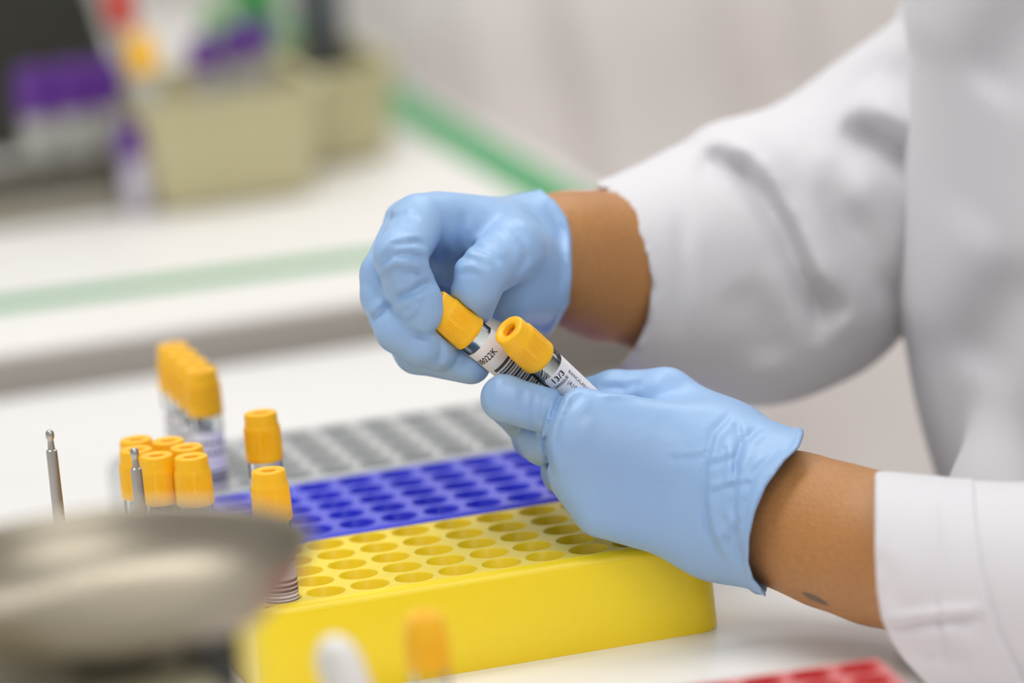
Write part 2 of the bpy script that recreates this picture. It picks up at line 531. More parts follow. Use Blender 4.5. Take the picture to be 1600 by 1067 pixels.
def stopper_bm():
    bm = bmesh.new()
    bm_lathe(bm, [(2.68, TL - 3.0), (2.2, TL - 2.4), (0, TL - 2.2)], 24)
    return bm
def body_bm():
    bm = bmesh.new()
    prof = [(0, 0)] + [(6.5 * math.sin(a), 6.5 - 6.5 * math.cos(a)) for a in np.linspace(0.2, math.pi / 2, 8)] + [(6.5, 40), (6.5, TL - 8), (5.5, TL - 8), (5.5, 40)]
    prof += [(5.5 * math.sin(a), 6.5 - 5.5 * math.cos(a)) for a in np.linspace(math.pi / 2, 0.2, 8)] + [(0, 1.0)]
    bm_lathe(bm, prof, 40)
    return bm
def patch(bm, r, a0, a1, z0, z1, n=24, corner=0.0):
    """curved sheet on the tube wall between two angles"""
    rows = []
    if corner:
        zs = [z0, z0 + corner * .3, z0 + corner, z1 - corner, z1 - corner * .3, z1]
        ins = [corner, corner * .3, 0, 0, corner * .3, corner]
    else: zs, ins = [z0, z1], [0, 0]
    for z, i_ in zip(zs, ins):
        b0, b1 = a0 + i_ / r, a1 - i_ / r
        rows.append([bm.verts.new((r * math.cos(b0 + (b1 - b0) * k / n), r * math.sin(b0 + (b1 - b0) * k / n), z)) for k in range(n + 1)])
    for p, q in zip(rows, rows[1:]):
        for k in range(n): bm.faces.new((p[k], p[k + 1], q[k + 1], q[k]))
def text_wrap(bm, s, size, r, ang, z, along=False, bold=0.0, sx=1.0):
    """printed characters laid on the tube wall. along=False: line runs round the tube; True: down the tube"""
    cu = bpy.data.curves.new('text', 'FONT'); cu.body = s; cu.size = size; cu.align_x = 'LEFT'; cu.offset = bold; cu.space_character = 1.05
    cu.resolution_u = 3
    ob = bpy.data.objects.new('text', cu); COL.objects.link(ob)
    bpy.context.view_layer.update()
    me = ob.evaluated_get(bpy.context.evaluated_depsgraph_get()).to_mesh()
    vs = [v.co.copy() for v in me.vertices]; fs = [tuple(p.vertices) for p in me.polygons]
    ob.to_mesh_clear() if hasattr(ob, 'to_mesh_clear') else None
    new = []
    for v in vs:
        x, y = v.x * sx, v.y
        if along: a, zz = ang + y / r, z - x
        else: a, zz = ang + x / r, z + y
        new.append(bm.verts.new((r * math.cos(a), r * math.sin(a), zz)))
    for f in fs:
        try: bm.faces.new([new[i] for i in f])
        except ValueError: pass
    bpy.data.objects.remove(ob); bpy.data.curves.remove(cu)

ME_CAP = from_bm('cap', cap_bm(), M['cap'], sharp=50); ME_STOP = from_bm('stopper', stopper_bm(), M['hole']); ME_BODY = from_bm('tube_body', body_bm(), M['clear'], sharp=50)
_protos = [ME_CAP, ME_STOP, ME_BODY]
def plain_label(seed, z0=20, z1=54):
    rnd = random.Random(seed)
    bm = bmesh.new(); patch(bm, 6.58, -2.2, 2.2, z0, z1, corner=1.0)
    lab = from_bm('paper_label', bm, M['label'])
    bm = bmesh.new()
    z = z1 - 4
    for ln in range(2):
        a = -1.3
        while a < 1.2:
            w = rnd.uniform(0.1, 0.35); patch(bm, 6.63, a, a + w, z - 1.3, z, 3); a += w + 0.1
        z -= 4
    z -= 4
    while z > z0 + 3:
        w = rnd.choice((0.4, 0.7, 1.1)); patch(bm, 6.63, -1.4, 1.4, z - w, z, 16); z -= w + rnd.choice((0.5, 0.8, 1.1))
    pr = from_bm('print', bm, M['ink'], lab)
    return lab
def new_tube(label_obj, label, group):
    r = empty('test_tube', (0, 0, 0), label, 'test tube', group)
    for src, nm in ((ME_CAP, 'cap'), (ME_STOP, 'stopper'), (ME_BODY, 'tube_body')):
        o = src.copy(); o.name = nm; COL.objects.link(o); o.parent = r
        if nm == 'stopper': pass
    label_obj.parent = r
    return r
std = new_tube(plain_label(3), 'yellow-capped test tube standing in the left front hole of the yellow rack', 'yellow capped tubes standing in the racks')
FACE = math.atan2(-FW[1], -FW[0])           # labels turn to the bench front
spots = [
    (hole((0, 0, 0), 0, 0), std['label'], 0.2, (0, 0)),
    (hole(BLUE0, 1, 0), 'slightly tilted yellow-capped test tube in the blue rack, behind the nearest one', 1.2, (0, -0.02)),
]
for k in range(4):
    spots.append((hole(GREY0, 1, k), ['nearest blurred yellow-capped tube of the row in the grey rack', 'second blurred yellow-capped tube of the row in the grey rack',
                                      'third blurred yellow-capped tube of the row in the grey rack', 'rearmost blurred yellow-capped tube of the row in the grey rack'][k], 0.9 * k, (0, 0)))
spots.append((hole(RED0, 0, 2, RROT), 'blurred orange-yellow capped tube in the red rack, nearest of all capped tubes', 2.0, (0, 0)))
first = True
for loc, lab, rz, tilt in spots:
    t = std if first else copy_thing(std, label=lab)
    first = False
    t.location = Vector(loc) / 1000; t.rotation_euler = (tilt[0], tilt[1], FACE + 0.5 * math.sin(rz * 5))
clus = [(212, 685, 'rear left tube of the tight cluster of six yellow caps'), (212, 701, 'front left tube of the six yellow caps, half behind the steel rod'),
        (262, 687, 'rear middle tube of the tight cluster of six yellow caps'), (291, 697, 'rear right tube of the tight cluster of six yellow caps'),
        (244, 710, 'front middle tube of the six clustered yellow caps, right of the steel rod'), (298, 712, 'front right tube of the tight cluster of six yellow caps')]
for i, (x, y, lab) in enumerate(clus):
    q = PZ(x, y, 79.2)
    t = copy_thing(std, (q[0], q[1], 0.2), lab); t['group'] = 'cluster of six yellow capped tubes'
    t.rotation_euler = (0, 0, FACE + i * 1.3)
# the two tubes in the hands: axis from two frame points and their depths
def held(px, py, w, dx, dy, tilt, lab_obj, label, roll=0.0):
    """cap centre at (px, py, w); tube runs down the frame direction (dx, dy), leaning away by tilt"""
    d = np.array([dx, -dy, 0.0]); d /= np.linalg.norm(d)
    ax = -(d * math.cos(tilt) + np.array([0, 0, math.sin(tilt)]))      # bottom -> cap, lens axes
    A = LM @ ax
    c = P(px, py, w)
    org = c - A * (TL - CAPH / 2)
    x = -FW - A * (-FW @ A); x /= np.linalg.norm(x)
    y = np.cross(A, x)
    t = new_tube(lab_obj, label, 'test tubes held in the gloved hands')
    m = Matrix.Identity(4)
    for i in range(3): m[i][0], m[i][1], m[i][2], m[i][3] = x[i], y[i], A[i], org[i] / 1000
    t.matrix_world = m
    return (org, A)
HELD = []
bm = bmesh.new(); patch(bm, 6.58, -2.0, 2.4, 8, 56.0, 36, corner=0.8); lab1 = from_bm('paper_label', bm, M['label'])
bm = bmesh.new()
text_wrap(bm, '88022K', 3.5, 6.63, -1.25, 50.0, bold=0.06, sx=0.84)
pr = from_bm('code_print', bm, M['ink'], lab1, smooth=False)
bm = bmesh.new()
z = 45.6; k = 0
widths = [1.2, 0.5, 0.9, 0.4, 0.5, 1.0, 0.4, 0.7, 0.4, 1.1, 0.4, 0.5, 0.9, 0.4, 0.6, 0.4, 1.0, 0.5, 0.4, 0.8, 0.5, 0.4, 0.9]
for w in widths:
    patch(bm, 6.62, -0.75 if k else -0.9, 1.9, z - w, z, 24); z -= w + (0.45 if k % 3 else 0.8); k += 1
pr = from_bm('barcode', bm, M['inkg'], lab1, smooth=False)
bm = bmesh.new(); text_wrap(bm, '0 0 2 2', 2.0, 6.63, -1.15, 34.5, along=True); from_bm('side_print', bm, M['ink'], lab1, smooth=False)
HELD.append(held(706.5, 499, 5, 52, 42, 0.30, lab1, 'held test tube with barcode label, its yellow cap pinched by the far hand'))
bm = bmesh.new(); patch(bm, 6.58, -0.85, 2.6, 6, 54.8, 36, corner=1.6); lab2 = from_bm('paper_label', bm, M['label'])
bm = bmesh.new()
text_wrap(bm, '13/3', 3.6, 6.63, -0.52, 51.0, bold=0.09, sx=0.95)
text_wrap(bm, 'SANGUE', 2.0, 6.63, -0.62, 48.6, bold=0.05, sx=0.85)
text_wrap(bm, 'BIANCALANA  GI', 1.9, 6.63, 0.60, 49.8, along=True, bold=0.02)
text_wrap(bm, '(A1CA)TGP', 2.3, 6.63, 0.08, 47.6, along=True, bold=0.02)
pr = from_bm('print', bm, M['ink'], lab2, smooth=False)
HELD.append(held(818, 537, -4.0, 47, 44.5, 0.60, lab2, 'held test tube with printed name label, its cap nearest the frame middle'))
for o in _protos: bpy.data.objects.remove(o)

# ------------------------------------------------------------------ the technician
person_at = np.array([430.0, 30.0, FLOOR])
person = empty('person', person_at, 'person in white lab coat and blue gloves holding two capped tubes', 'person')
FINGER = {}
def cutter(vol, ys, xs, keep_left=True, bead=0.0, scale=0.24):
    PX, PY = vol.px()
    cx = np.interp(PY, ys, xs)
    g = (PX - cx) * scale * (1 if keep_left else -1)
    if bead: vol.f -= (bead * np.exp(-((g + 1.4) / 1.1) ** 2)).astype(np.float32) * (np.abs(vol.f) < 8)
    vol.f = np.maximum(vol.f, g.astype(np.float32))

def clear_tubes(v):
    """the soft finger pads give way to the tubes they press on"""
    for org, A in HELD:
        v.cap(WL(org + A * 6.5), WL(org + A * 60), 6.7, 6.7, sub=True)
        v.cap(WL(org + A * 67), WL(org + A * 71.5), 7.4, 7.2, sub=True)
def rest_on(v, lo, hi, gap=0.3):
    """soft things flatten where they lie on a box (world mm)"""
    X, Y, Z = v.coords()
    g = None
    for k in range(3):
        c = C0[k] + RT[k] * X + UP[k] * Y + FW[k] * Z
        q = np.abs(c - (lo[k] + hi[k]) / 2) - ((hi[k] - lo[k]) / 2 + gap)
        g = q if g is None else np.maximum(g, q)
    v.f = np.maximum(v.f, -g).astype(np.float32)
# --- far hand (pinching the cap)
def far_glove():
    wrist = L(930, 412, 118)
    pts = [L(560, 290, -25), L(930, 610, 130)]
    v = Vol(*bounds([L(555, 285, -25), L(555, 285, 140), L(935, 620, -25), L(935, 620, 140)], 6), 0.9)
    mcp = [L(655, 347, 28), L(642, 352, 46), L(648, 378, 62), L(675, 408, 76)]
    base = [L(850, 362, 84), L(858, 364, 100), L(862, 385, 112), L(858, 430, 112)]
    for a, b, ra, rb in zip(base, mcp, (12, 12, 12, 11.5), (10.8, 10.4, 10, 9)): v.cap(a, b, ra, rb, 9)
    v.cap(base[0], L(930, 388, 112), 12.5, 19, 12); v.cap(base[3], L(930, 440, 128), 15, 19, 14); v.cap(L(860, 455, 95), L(925, 430, 112), 14, 18, 12)
    v.cap(L(850, 420, 78), L(798, 392, 36), 14.5, 12.5, 10)          # thenar
    v.cap(L(858, 462, 100), L(740, 450, 78), 12, 11, 10)             # heel of the hand
    v.cap(L(800, 430, 70), L(680, 400, 50), 11, 10, 10); v.cap(L(868, 446, 84), L(795, 460, 46), 14, 11, 10)
    v.cap(L(790, 360, 52), L(690, 352, 36), 10, 10, 8)               # web
    new = lambda: np.full(v.n, 60.0, np.float32)
    def finger(pts, rad, kj):
        G = new(); v.chain(pts, rad, 2.0, field=G); v.join(G, kj)
    finger([mcp[3], L(655, 500, 66), L(690, 548, 52), L(728, 560, 42)], (8.6, 8, 7.6, 7), 2.0)
    finger([mcp[2], L(614, 492, 40), L(652, 548, 24), L(736, 570, 17)], (9.6, 9, 8.6, 7.4), 1.6)
    finger([mcp[1], L(603, 430, 15), L(603, 462, 13), L(624, 514, 6), L(656, 535, 7), L(684, 549, 11)], (10, 9.6, 9.4, 9.0, 8.6, 7.6), 1.4)
    finger([mcp[0], L(625, 400, -6), L(641, 452, 0), L(652, 470, -1), L(661, 486, 0)], (10.4, 9.6, 9.2, 9.0, 8.4), 1.4)
    finger([L(800, 392, 34), L(752, 430, 8), L(744, 452, 8), L(738, 477, 12)], (12, 9.4, 9.0, 8.6), 2.2)
    # creases of the stretched glove
    for poly, d, w in (
        ([(592, 408), (615, 384), (650, 378), (666, 384)], 0.8, 1.2), ([(590, 420), (612, 398), (640, 396), (668, 406)], 1.0, 1.2),
        ([(596, 438), (618, 420), (648, 424), (672, 444)], 0.9, 1.2), ([(612, 466), (640, 458), (662, 444), (676, 448)], 1.1, 1.3),
        ([(626, 490), (650, 474), (668, 470)], 0.7, 1.1), ([(640, 505), (655, 488), (664, 470)], 0.6, 1.0), ([(604, 345), (630, 336), (655, 342)], 0.6, 1.4),
        ([(572, 440), (590, 462), (604, 478)], 0.4, 1.3), ([(578, 500), (598, 486), (612, 470)], 1.0, 1.3), ([(640, 520), (665, 528), (686, 545)], 0.7, 1.1), ([(684, 530), (690, 548), (686, 568)], 0.6, 1.0),
        ([(720, 400), (745, 408), (768, 420)], 0.5, 1.4), ([(735, 384), (765, 396), (785, 414)], 0.6, 1.5), ([(790, 345), (815, 372), (822, 400), (800, 440)], 0.6, 1.8),
        ([(775, 360), (800, 385), (806, 410)], 0.45, 1.6), ([(712, 432), (735, 424), (760, 432)], 0.4, 1.2), ([(850, 320), (872, 360), (876, 420), (868, 480)], 0.7, 2.0),
        ([(725, 330), (722, 370), (712, 400)], 0.5, 2.0), ([(690, 380), (700, 420), (708, 450)], 0.6, 1.6)):
        fold(v, poly, d * 1.5, w, 0.7)
    clear_tubes(v)
    cutter(v, (290, 300, 315, 340, 370, 430, 475, 505, 520), (842, 850, 868, 886, 893, 894, 889, 872, 860), bead=0.9, scale=0.3)
    return v
# --- near hand (cradling both tubes)
def near_glove():
    v = Vol(*bounds([L(735, 560, -40), L(735, 560, 80), L(1265, 945, -40), L(1265, 945, 80)], 6), 0.9)
    mcp = [L(908, 653, -4), L(896, 692, -7), L(905, 745, -1), L(940, 797, -1)]
    base = [L(1115, 700, 6), L(1122, 745, 1), L(1126, 798, 1), L(1124, 838, 0)]
    for a, b, ra, rb in zip(base, mcp, (13, 14, 14, 12.5), (11.4, 11.2, 10.8, 10)): v.cap(a, b, ra, rb, 11)
    v.cap(L(1020, 700, 6), L(1000, 770, 6), 12, 12, 12)
    # wrist: a flat oval under loose glove
    v.cap(base[0], L(1290, 800, -24), 14, 23, 16); v.cap(base[1], L(1290, 828, -30), 16, 24, 16); v.cap(base[3], L(1290, 850, -26), 14, 23, 16)
    v.cap(L(1150, 735, 14), L(1290, 800, -16), 15, 23, 14)
    v.cap(L(1140, 694, 17), L(1040, 622, 28), 14, 11, 12)            # thumb metacarpal
    new = lambda: np.full(v.n, 60.0, np.float32)
    def finger(pts, rad, kj):
        G = new(); v.chain(pts, rad, 2.0, field=G); v.join(G, kj)
    finger([L(1040, 622, 28), L(960, 618, 36), L(912, 625, 42)], (11.2, 9.6, 8.2), 3.0)
    finger([mcp[3], L(915, 775, 38), L(925, 745, 58), L(950, 730, 66)], (9.6, 8.6, 8, 7.2), 2.0)
    finger([mcp[2], L(884, 736, 30), L(880, 715, 58), L(905, 700, 70)], (10.2, 9, 8.4, 7.6), 1.8)
    finger([L(896, 692, 2), L(850, 689, 16), L(836, 682, 44), L(850, 665, 62)], (10.4, 9.0, 8.6, 7.6), 1.2)
    finger([L(897, 656, 4), L(788, 622, -1), L(800, 634, 22), L(829, 672, 34)], (8.9, 8.5, 8.2, 7.6), 1.2)
    for poly, d, w in (
        ([(905, 596), (880, 612), (868, 640), (858, 668), (853, 695), (858, 725), (866, 748)], 2.3, 1.3), ([(912, 612), (890, 636), (876, 672), (870, 712)], 0.9, 1.8), ([(915, 640), (898, 662), (888, 700)], 0.5, 2.2),
        ([(838, 608), (832, 642), (838, 680)], 0.8, 1.3), ([(852, 606), (847, 642), (850, 684)], 0.7, 1.2), ([(820, 604), (815, 628), (818, 650)], 0.5, 1.4), ([(794, 594), (790, 622), (798, 655)], 0.5, 1.6), ([(770, 592), (764, 612), (770, 634)], 0.4, 1.4),
        ([(975, 606), (955, 606), (935, 608)], 1.4, 1.3), ([(1000, 596), (985, 604), (965, 610)], 0.8, 1.4),
        ([(1148, 640), (1114, 676), (1102, 720), (1099, 780), (1106, 830), (1130, 886)], 1.4, 1.3),
        ([(1176, 680), (1150, 730), (1146, 790), (1152, 850), (1166, 905)], 1.5, 1.3), ([(1222, 696), (1178, 740), (1163, 790), (1162, 860), (1168, 900)], 1.0, 1.2),
        ([(1192, 664), (1160, 690), (1148, 720), (1152, 745)], 1.0, 1.2), ([(1150, 655), (1158, 690), (1148, 725)], 0.8, 1.1), ([(1126, 680), (1132, 720), (1124, 760)], 0.6, 1.2),
        ([(1100, 728), (1132, 720), (1152, 712)], 0.6, 1.0), ([(1104, 772), (1140, 760), (1180, 754)], 0.6, 1.0), ([(1112, 858), (1142, 838), (1162, 806)], 0.7, 1.2), ([(1128, 800), (1140, 830), (1136, 860)], 0.5, 1.2),
        ([(1040, 716), (1080, 716), (1110, 710)], 0.35, 1.0), ([(1052, 690), (1054, 740), (1050, 780)], 0.25, 1.0)):
        fold(v, poly, d, w, 0.7)
    v.cap(L(1163, 880, -8), L(1186, 915, -2), 3.5, 3.0, 3)
    clear_tubes(v)
    cutter(v, (680, 700, 720, 760, 800, 840, 880, 905, 935), (1256, 1248, 1226, 1197, 1180, 1171, 1170, 1178, 1204), bead=0.8, scale=0.22)
    v.cap(L(1168, 880, -12), L(1186, 916, -6), 2.0, 3.2, 2)
    rest_on(v, (-12, -12.4, 0), (164.6, 79.5, 36), 0.8)
    return v
g = vol_obj('glove', far_glove(), M['glove'], person, it=2)
g['label'] = 'glove on the far hand pinching the cap'
g = vol_obj('glove', near_glove(), M['glove'], person, it=2)
g['label'] = 'glove on the near hand cradling the tubes'

# --- the body: torso, arms and head as one continuous surface
SHF, SHN = WL((462, 196, 318)), WL((452, -150, 312))        # shoulders
ELF, ELN = L(1265, 375, 196), L(2150, 1030, -120)
def w2(x, y, z): return WL((x, y, z))
def body():
    lo, hi = np.array([90.0, -260.0, FLOOR]), np.array([620.0, 320.0, 700.0])
    v = Vol(lo, hi, 4.0)
    W = lambda px, py, w: P(px, py, w)
    Wl = lambda q: LM @ np.asarray(q) + C0
    # trunk
    v.cap((440, -45, 250), (440, 105, 250), 95, 95, 30); v.cap((440, -30, 20), (440, 90, 20), 85, 85, 40); v.cap((440, 30, 250), (440, 30, 20), 100, 92, 40)
    v.cap((445, -35, -80), (445, 95, -80), 92, 92, 40)
    v.cap((450, -20, 330), (450, 80, 330), 55, 55, 40); v.cap((450, 30, 340), (440, 30, 440), 52, 50, 25)
    # head and neck
    v.ell((425, 30, 530), (92, 72, 112), 22); v.ell((350, 30, 500), (24, 32, 60), 20); v.ell((330, 30, 520), (14, 9, 18), 8)
    for s in (-1, 1): v.ell((430, 30 + s * 74, 520), (16, 7, 30), 5); v.ell((345, 30 + s * 30, 540), (12, 12, 7), 6)
    v.ell((338, 30, 478), (10, 22, 7), 6)
    # arms
    sf, sn, ef, en = Wl(SHF), Wl(SHN), Wl(ELF), Wl(ELN)
    v.cap((450, 100, 310), sf, 55, 46, 30); v.cap((450, -60, 310), sn, 55, 46, 30)
    v.chain([sf, W(1520, 190, 214), W(1400, 276, 210), ef], (40, 29, 28, 32), 14); v.cap(sn, en, 42, 38, 14)
    v.chain([ef, W(1020, 430, 140), W(950, 416, 117), W(880, 400, 98), W(770, 380, 68)], (36, 28.0, 28.0, 23.5, 10), 10)
    v.chain([en, W(1500, 900, -72), W(1370, 857, -40), W(1300, 836, -22), W(1235, 812, -6), W(1160, 786, 6), W(1010, 730, 7)], (36, 27, 26.5, 25.6, 24.4, 20, 9), 8)
    # legs
    for s in (-1, 1):
        v.chain([(450, 30 + s * 58, -110), (440, 30 + s * 60, -520), (448, 30 + s * 60, -880)], (78, 52, 34), 20)
        v.cap((440, 30 + s * 62, -915), (330, 30 + s * 66, -925), 32, 22, 15)
    return v
bd = vol_obj('body', body(), M['skin'], person, lens=False, it=2)
def tattoo(m):
    """a small dark leaf-shaped ink mark on the under side of the near forearm"""
    nt = m.node_tree; b = nt.nodes['Principled BSDF']
    a0, a1 = P(1276, 934, -24) / 1000, P(1340, 960, -34) / 1000
    e1 = (a1 - a0) / np.linalg.norm(a1 - a0); mid = (a0 + a1) / 2; e2 = np.cross(FW, e1); e2 /= np.linalg.norm(e2)
    tc = nt.nodes.new('ShaderNodeTexCoord')
    def dotn(e):
        sub = nt.nodes.new('ShaderNodeVectorMath'); sub.operation = 'SUBTRACT'; sub.inputs[1].default_value = tuple(mid)
        dt = nt.nodes.new('ShaderNodeVectorMath'); dt.operation = 'DOT_PRODUCT'; dt.inputs[1].default_value = tuple(e)
        nt.links.new(tc.outputs['Object'], sub.inputs[0]); nt.links.new(sub.outputs['Vector'], dt.inputs[0])
        return dt.outputs['Value']
    def mth(op, x, y):
        n = nt.nodes.new('ShaderNodeMath'); n.operation = op
        for i, q in enumerate((x, y)):
            if isinstance(q, (int, float)): n.inputs[i].default_value = q
            elif q is not None: nt.links.new(q, n.inputs[i])
        return n.outputs[0]
    u = mth('POWER', mth('ABSOLUTE', mth('DIVIDE', dotn(e1), 0.0078), None), 2.0)
    v_ = mth('POWER', mth('ABSOLUTE', mth('DIVIDE', dotn(e2), 0.0012), None), 2.0)
    w = mth('POWER', mth('ABSOLUTE', mth('DIVIDE', dotn(FW), 0.026), None), 8.0)
    rr = mth('ADD', mth('ADD', u, v_), w)
    k = nt.nodes.new('ShaderNodeMapRange'); k.inputs['From Min'].default_value = 0.6; k.inputs['From Max'].default_value = 1.1
    k.inputs['To Min'].default_value = 0.75; k.inputs['To Max'].default_value = 0.0
    nt.links.new(rr, k.inputs['Value'])
    mx = nt.nodes.new('ShaderNodeMixRGB'); mx.inputs['Color2'].default_value = (*lin((62, 62, 60)), 1)
    src = b.inputs['Base Color'].links[0].from_socket
    nt.links.new(k.outputs['Result'], mx.inputs['Fac']); nt.links.new(src, mx.inputs['Color1']); nt.links.new(mx.outputs['Color'], b.inputs['Base Color'])
tattoo(M['skin'])
# hair, trousers
def simple_vol(lo, hi, h, fn):
    v = Vol(lo, hi, h); fn(v); return v
def hair(v):
    v.ell((438, 30, 552), (98, 80, 112), 10); v.ell((505, 30, 520), (45, 60, 70), 20)
    X, Y, Z = v.coords()
    v.f = np.maximum(v.f, ((412 - X) * 0.8 - (Z - 560) * 0.6).astype(np.float32))
vol_obj('hair', simple_vol((310, -80, 420), (580, 140, 690), 4, hair), M['hair'], person, lens=False)
def trousers(v):
    for s in (-1, 1): v.chain([(450, 30 + s * 58, -110), (440, 30 + s * 60, -520), (448, 30 + s * 60, -870)], (86, 62, 50), 20)
    v.f = np.maximum(v.f, (-895 - v.coords()[2]).astype(np.float32))
vol_obj('trousers', simple_vol((330, -140, -930), (560, 200, 10), 5, trousers), M['trousers'], person, lens=False)
for s in (-1, 1):
    def shoe(v, s=s):
        v.cap((450, 30 + s * 62, -912), (318, 30 + s * 67, -922), 36, 27, 12)
        v.f = np.maximum(v.f, (FLOOR + 1 - v.coords()[2]).astype(np.float32))
    vol_obj('shoe', simple_vol((270, 30 + s * 62 - 60, -955), (510, 30 + s * 62 + 60, -850), 4, shoe), M['shoe'], person, lens=False)

# --- lab coat
FAR_HEM = ((270, 300, 320, 350, 390, 440, 500, 540, 560, 575, 600), (910, 938, 956, 984, 1007, 1018, 1012, 994, 980, 966, 952))
def coat():
    ext = [L(900, 150, 60), L(900, 700, 260)] + [WL(q) for q in ((240, -260, -420), (620, 320, -420), (240, -260, 420), (620, 320, 420), (240, 320, 420), (620, -260, 420), (620, -260, -420), (240, 320, -420))]
    v = Vol(*bounds(ext, 8), 3.6)
    new = lambda: np.full(v.n, 60.0, np.float32)
    # trunk of the coat
    v.cap(w2(425, -25, 260), w2(425, 95, 260), 120, 120, 30)
    v.cap(w2(425, -25, 120), w2(425, 95, 120), 124, 122, 40); v.cap(w2(425, -20, 60), w2(422, 95, 60), 125, 122, 40)
    v.cap(w2(425, -25, 260), w2(425, -20, 60), 120, 124, 30); v.cap(w2(425, 95, 260), w2(425, 95, 60), 120, 122, 30); v.cap(w2(425, 35, 260), w2(425, 35, 60), 124, 124, 30)
    v.cap(w2(430, -30, 60), w2(436, -30, -380), 116, 135, 40); v.cap(w2(430, 95, 60), w2(436, 95, -380), 116, 135, 40); v.cap(w2(430, 32, 60), w2(436, 32, -380), 118, 140, 40)
    v.cap(w2(450, -20, 330), w2(450, 80, 330), 66, 66, 50); v.cap(w2(450, 30, 340), w2(446, 30, 400), 64, 60, 20)
    v.cap(w2(450, 100, 305), SHF, 66, 58, 30); v.cap(w2(450, -60, 305), SHN, 66, 58, 30)
    v.ell(L(1640, 830, 72), (42, 52, 50), 14)                                     # skirt pushed forward over the lap
    # far sleeve (its stump inside the armhole)
    G = new()
    v.chain([SHF, L(1540, 172, 214), L(1490, 205, 212)], (56, 47, 43), 12, field=G)
    v.join(G, 10)
    # near sleeve
    G = new()
    v.chain([SHN, ELN], (56, 54), 12, field=G); v.chain([ELN, L(1640, 938, -86), L(1480, 905, -72)], (52, 39, 37), 12, field=G)
    v.join(G, 6)
    # folds
    for poly, d, wd, rg in (
        ([(1540, 150), (1590, 70), (1640, 0)], 6, 14, 0.5), ([(1520, 590), (1580, 480), (1630, 420)], 6, 14, 0.5)):
        fold(v, poly, d, wd, rg, wmax=None)
    # nothing of the coat sits left of the near cuff
    PX, PY = v.px()
    Z = v.coords()[2]
    g = np.minimum((1500 - PX) * 0.22, PY * 0 + Z * 0 + 1e3)
    low = (PY > 742) & (Z < 45)
    v.f = np.where(low, np.maximum(v.f, g), v.f).astype(np.float32)
    rest_on(v, (-900, -900, -32), (236, 564, 0), 2.5)
    hem = WL((430, 30, -400)); X, Y, Z = v.coords()
    upv = WL((430, 30, 600)) - hem; upv /= np.linalg.norm(upv)
    v.f = np.maximum(v.f, -((X - hem[0]) * upv[0] + (Y - hem[1]) * upv[1] + (Z - hem[2]) * upv[2])).astype(np.float32)
    return v
ct = vol_obj('lab_coat', coat(), M['coat'], person, it=3)
def sleeve():
    v = Vol(*bounds([L(915, -60, 70), L(915, 650, 70), L(1660, -60, 280), L(1660, 650, 280)], 5), 1.9)
    v.chain([L(1620, 110, 216), L(1500, 200, 214), L(1400, 268, 208), L(1275, 350, 197)], (50, 48.5, 47.5, 47), 12)
    v.chain([L(1262, 368, 196), L(1190, 398, 182), L(1100, 416, 158), L(1010, 430, 134), L(920, 430, 114)], (50, 51.5, 45, 38, 32.5), 14)
    v.cap(L(1180, 470, 175), L(1260, 440, 190), 40, 40, 18)
    for poly, d, wd, rg in (
        ([(1085, 262), (1120, 252), (1155, 268), (1188, 305), (1222, 360), (1252, 430), (1274, 490), (1282, 540)], 11, 5, 0.6),
        ([(1318, 190), (1360, 214), (1410, 242), (1490, 284)], 14, 6, 0.8), ([(1290, 250), (1310, 330), (1360, 400), (1390, 480)], 4, 7, 0.6), ([(1225, 240), (1250, 300), (1290, 340), (1335, 400), (1350, 470)], 3.5, 8, 0.5),
        ([(1262, 480), (1295, 474), (1325, 500)], 5, 6, 0.4), ([(1150, 440), (1190, 500), (1210, 570)], 3.5, 9, 0.5), ([(1380, 470), (1430, 440), (1465, 400)], 3.5, 9, 0.4),
        ([(1062, 330), (1068, 430), (1054, 530)], 1.4, 3, 0.6), ([(1340, 100), (1375, 128), (1440, 130)], 3, 9, 0.5), ([(1300, 330), (1380, 360), (1440, 420)], 3, 8, 0.5)):
        fold(v, poly, d, wd, rg)
    cutter(v, *FAR_HEM, keep_left=False, scale=0.24, bead=0.6)
    v.cap(L(880, 404, 105), L(985, 424, 131), 28.5, 30.5, sub=True)
    return v
sl = vol_obj('sleeve', sleeve(), M['coat'], None, it=3)
sl.parent = ct
def cuff():
    v = Vol(*bounds([L(1340, 700, -135), L(1340, 700, 0), L(1660, 1120, -135), L(1660, 1120, 0)], 4), 1.1)
    v.cap(L(1320, 900, -60), L(1660, 940, -88), 37.4, 39.2, 3); v.cap(L(1380, 942, -66), L(1600, 970, -80), 37, 37, 20)
    for poly, d, wd, rg in (
        ([(1455, 740), (1462, 800), (1465, 860), (1460, 920), (1470, 990), (1490, 1060)], 1.2, 1.1, 0.8), ([(1374, 985), (1430, 978), (1480, 972), (1545, 968)], 2.4, 1.8, 0.7),
        ([(1430, 1030), (1470, 1018), (1520, 1040)], 2.2, 3.5, 0.6), ([(1365, 860), (1385, 900), (1390, 950)], 1.0, 4, 0.4)):
        fold(v, poly, d, wd, rg)
    cutter(v, (700, 735, 860, 920, 965, 1000, 1030, 1067, 1110), (1367, 1367, 1367, 1370, 1377, 1392, 1412, 1446, 1482), keep_left=False, scale=0.24)
    cutter(v, (700, 750, 800, 880, 950, 1000, 1067, 1110), (1520, 1523, 1526, 1535, 1549, 1566, 1603, 1630), keep_left=True, bead=0.6, scale=0.24)
    v.cap(L(1300, 850, -30), L(1480, 900, -70), 29, 33, sub=True)
    rest_on(v, (-900, -900, -32), (236, 564, 0), 0.9)
    return v
cf = vol_obj('cuff', cuff(), M['coat'], None, it=2)
cf.parent = ct
cf['label'] = 'turned-up cuff of the near sleeve'
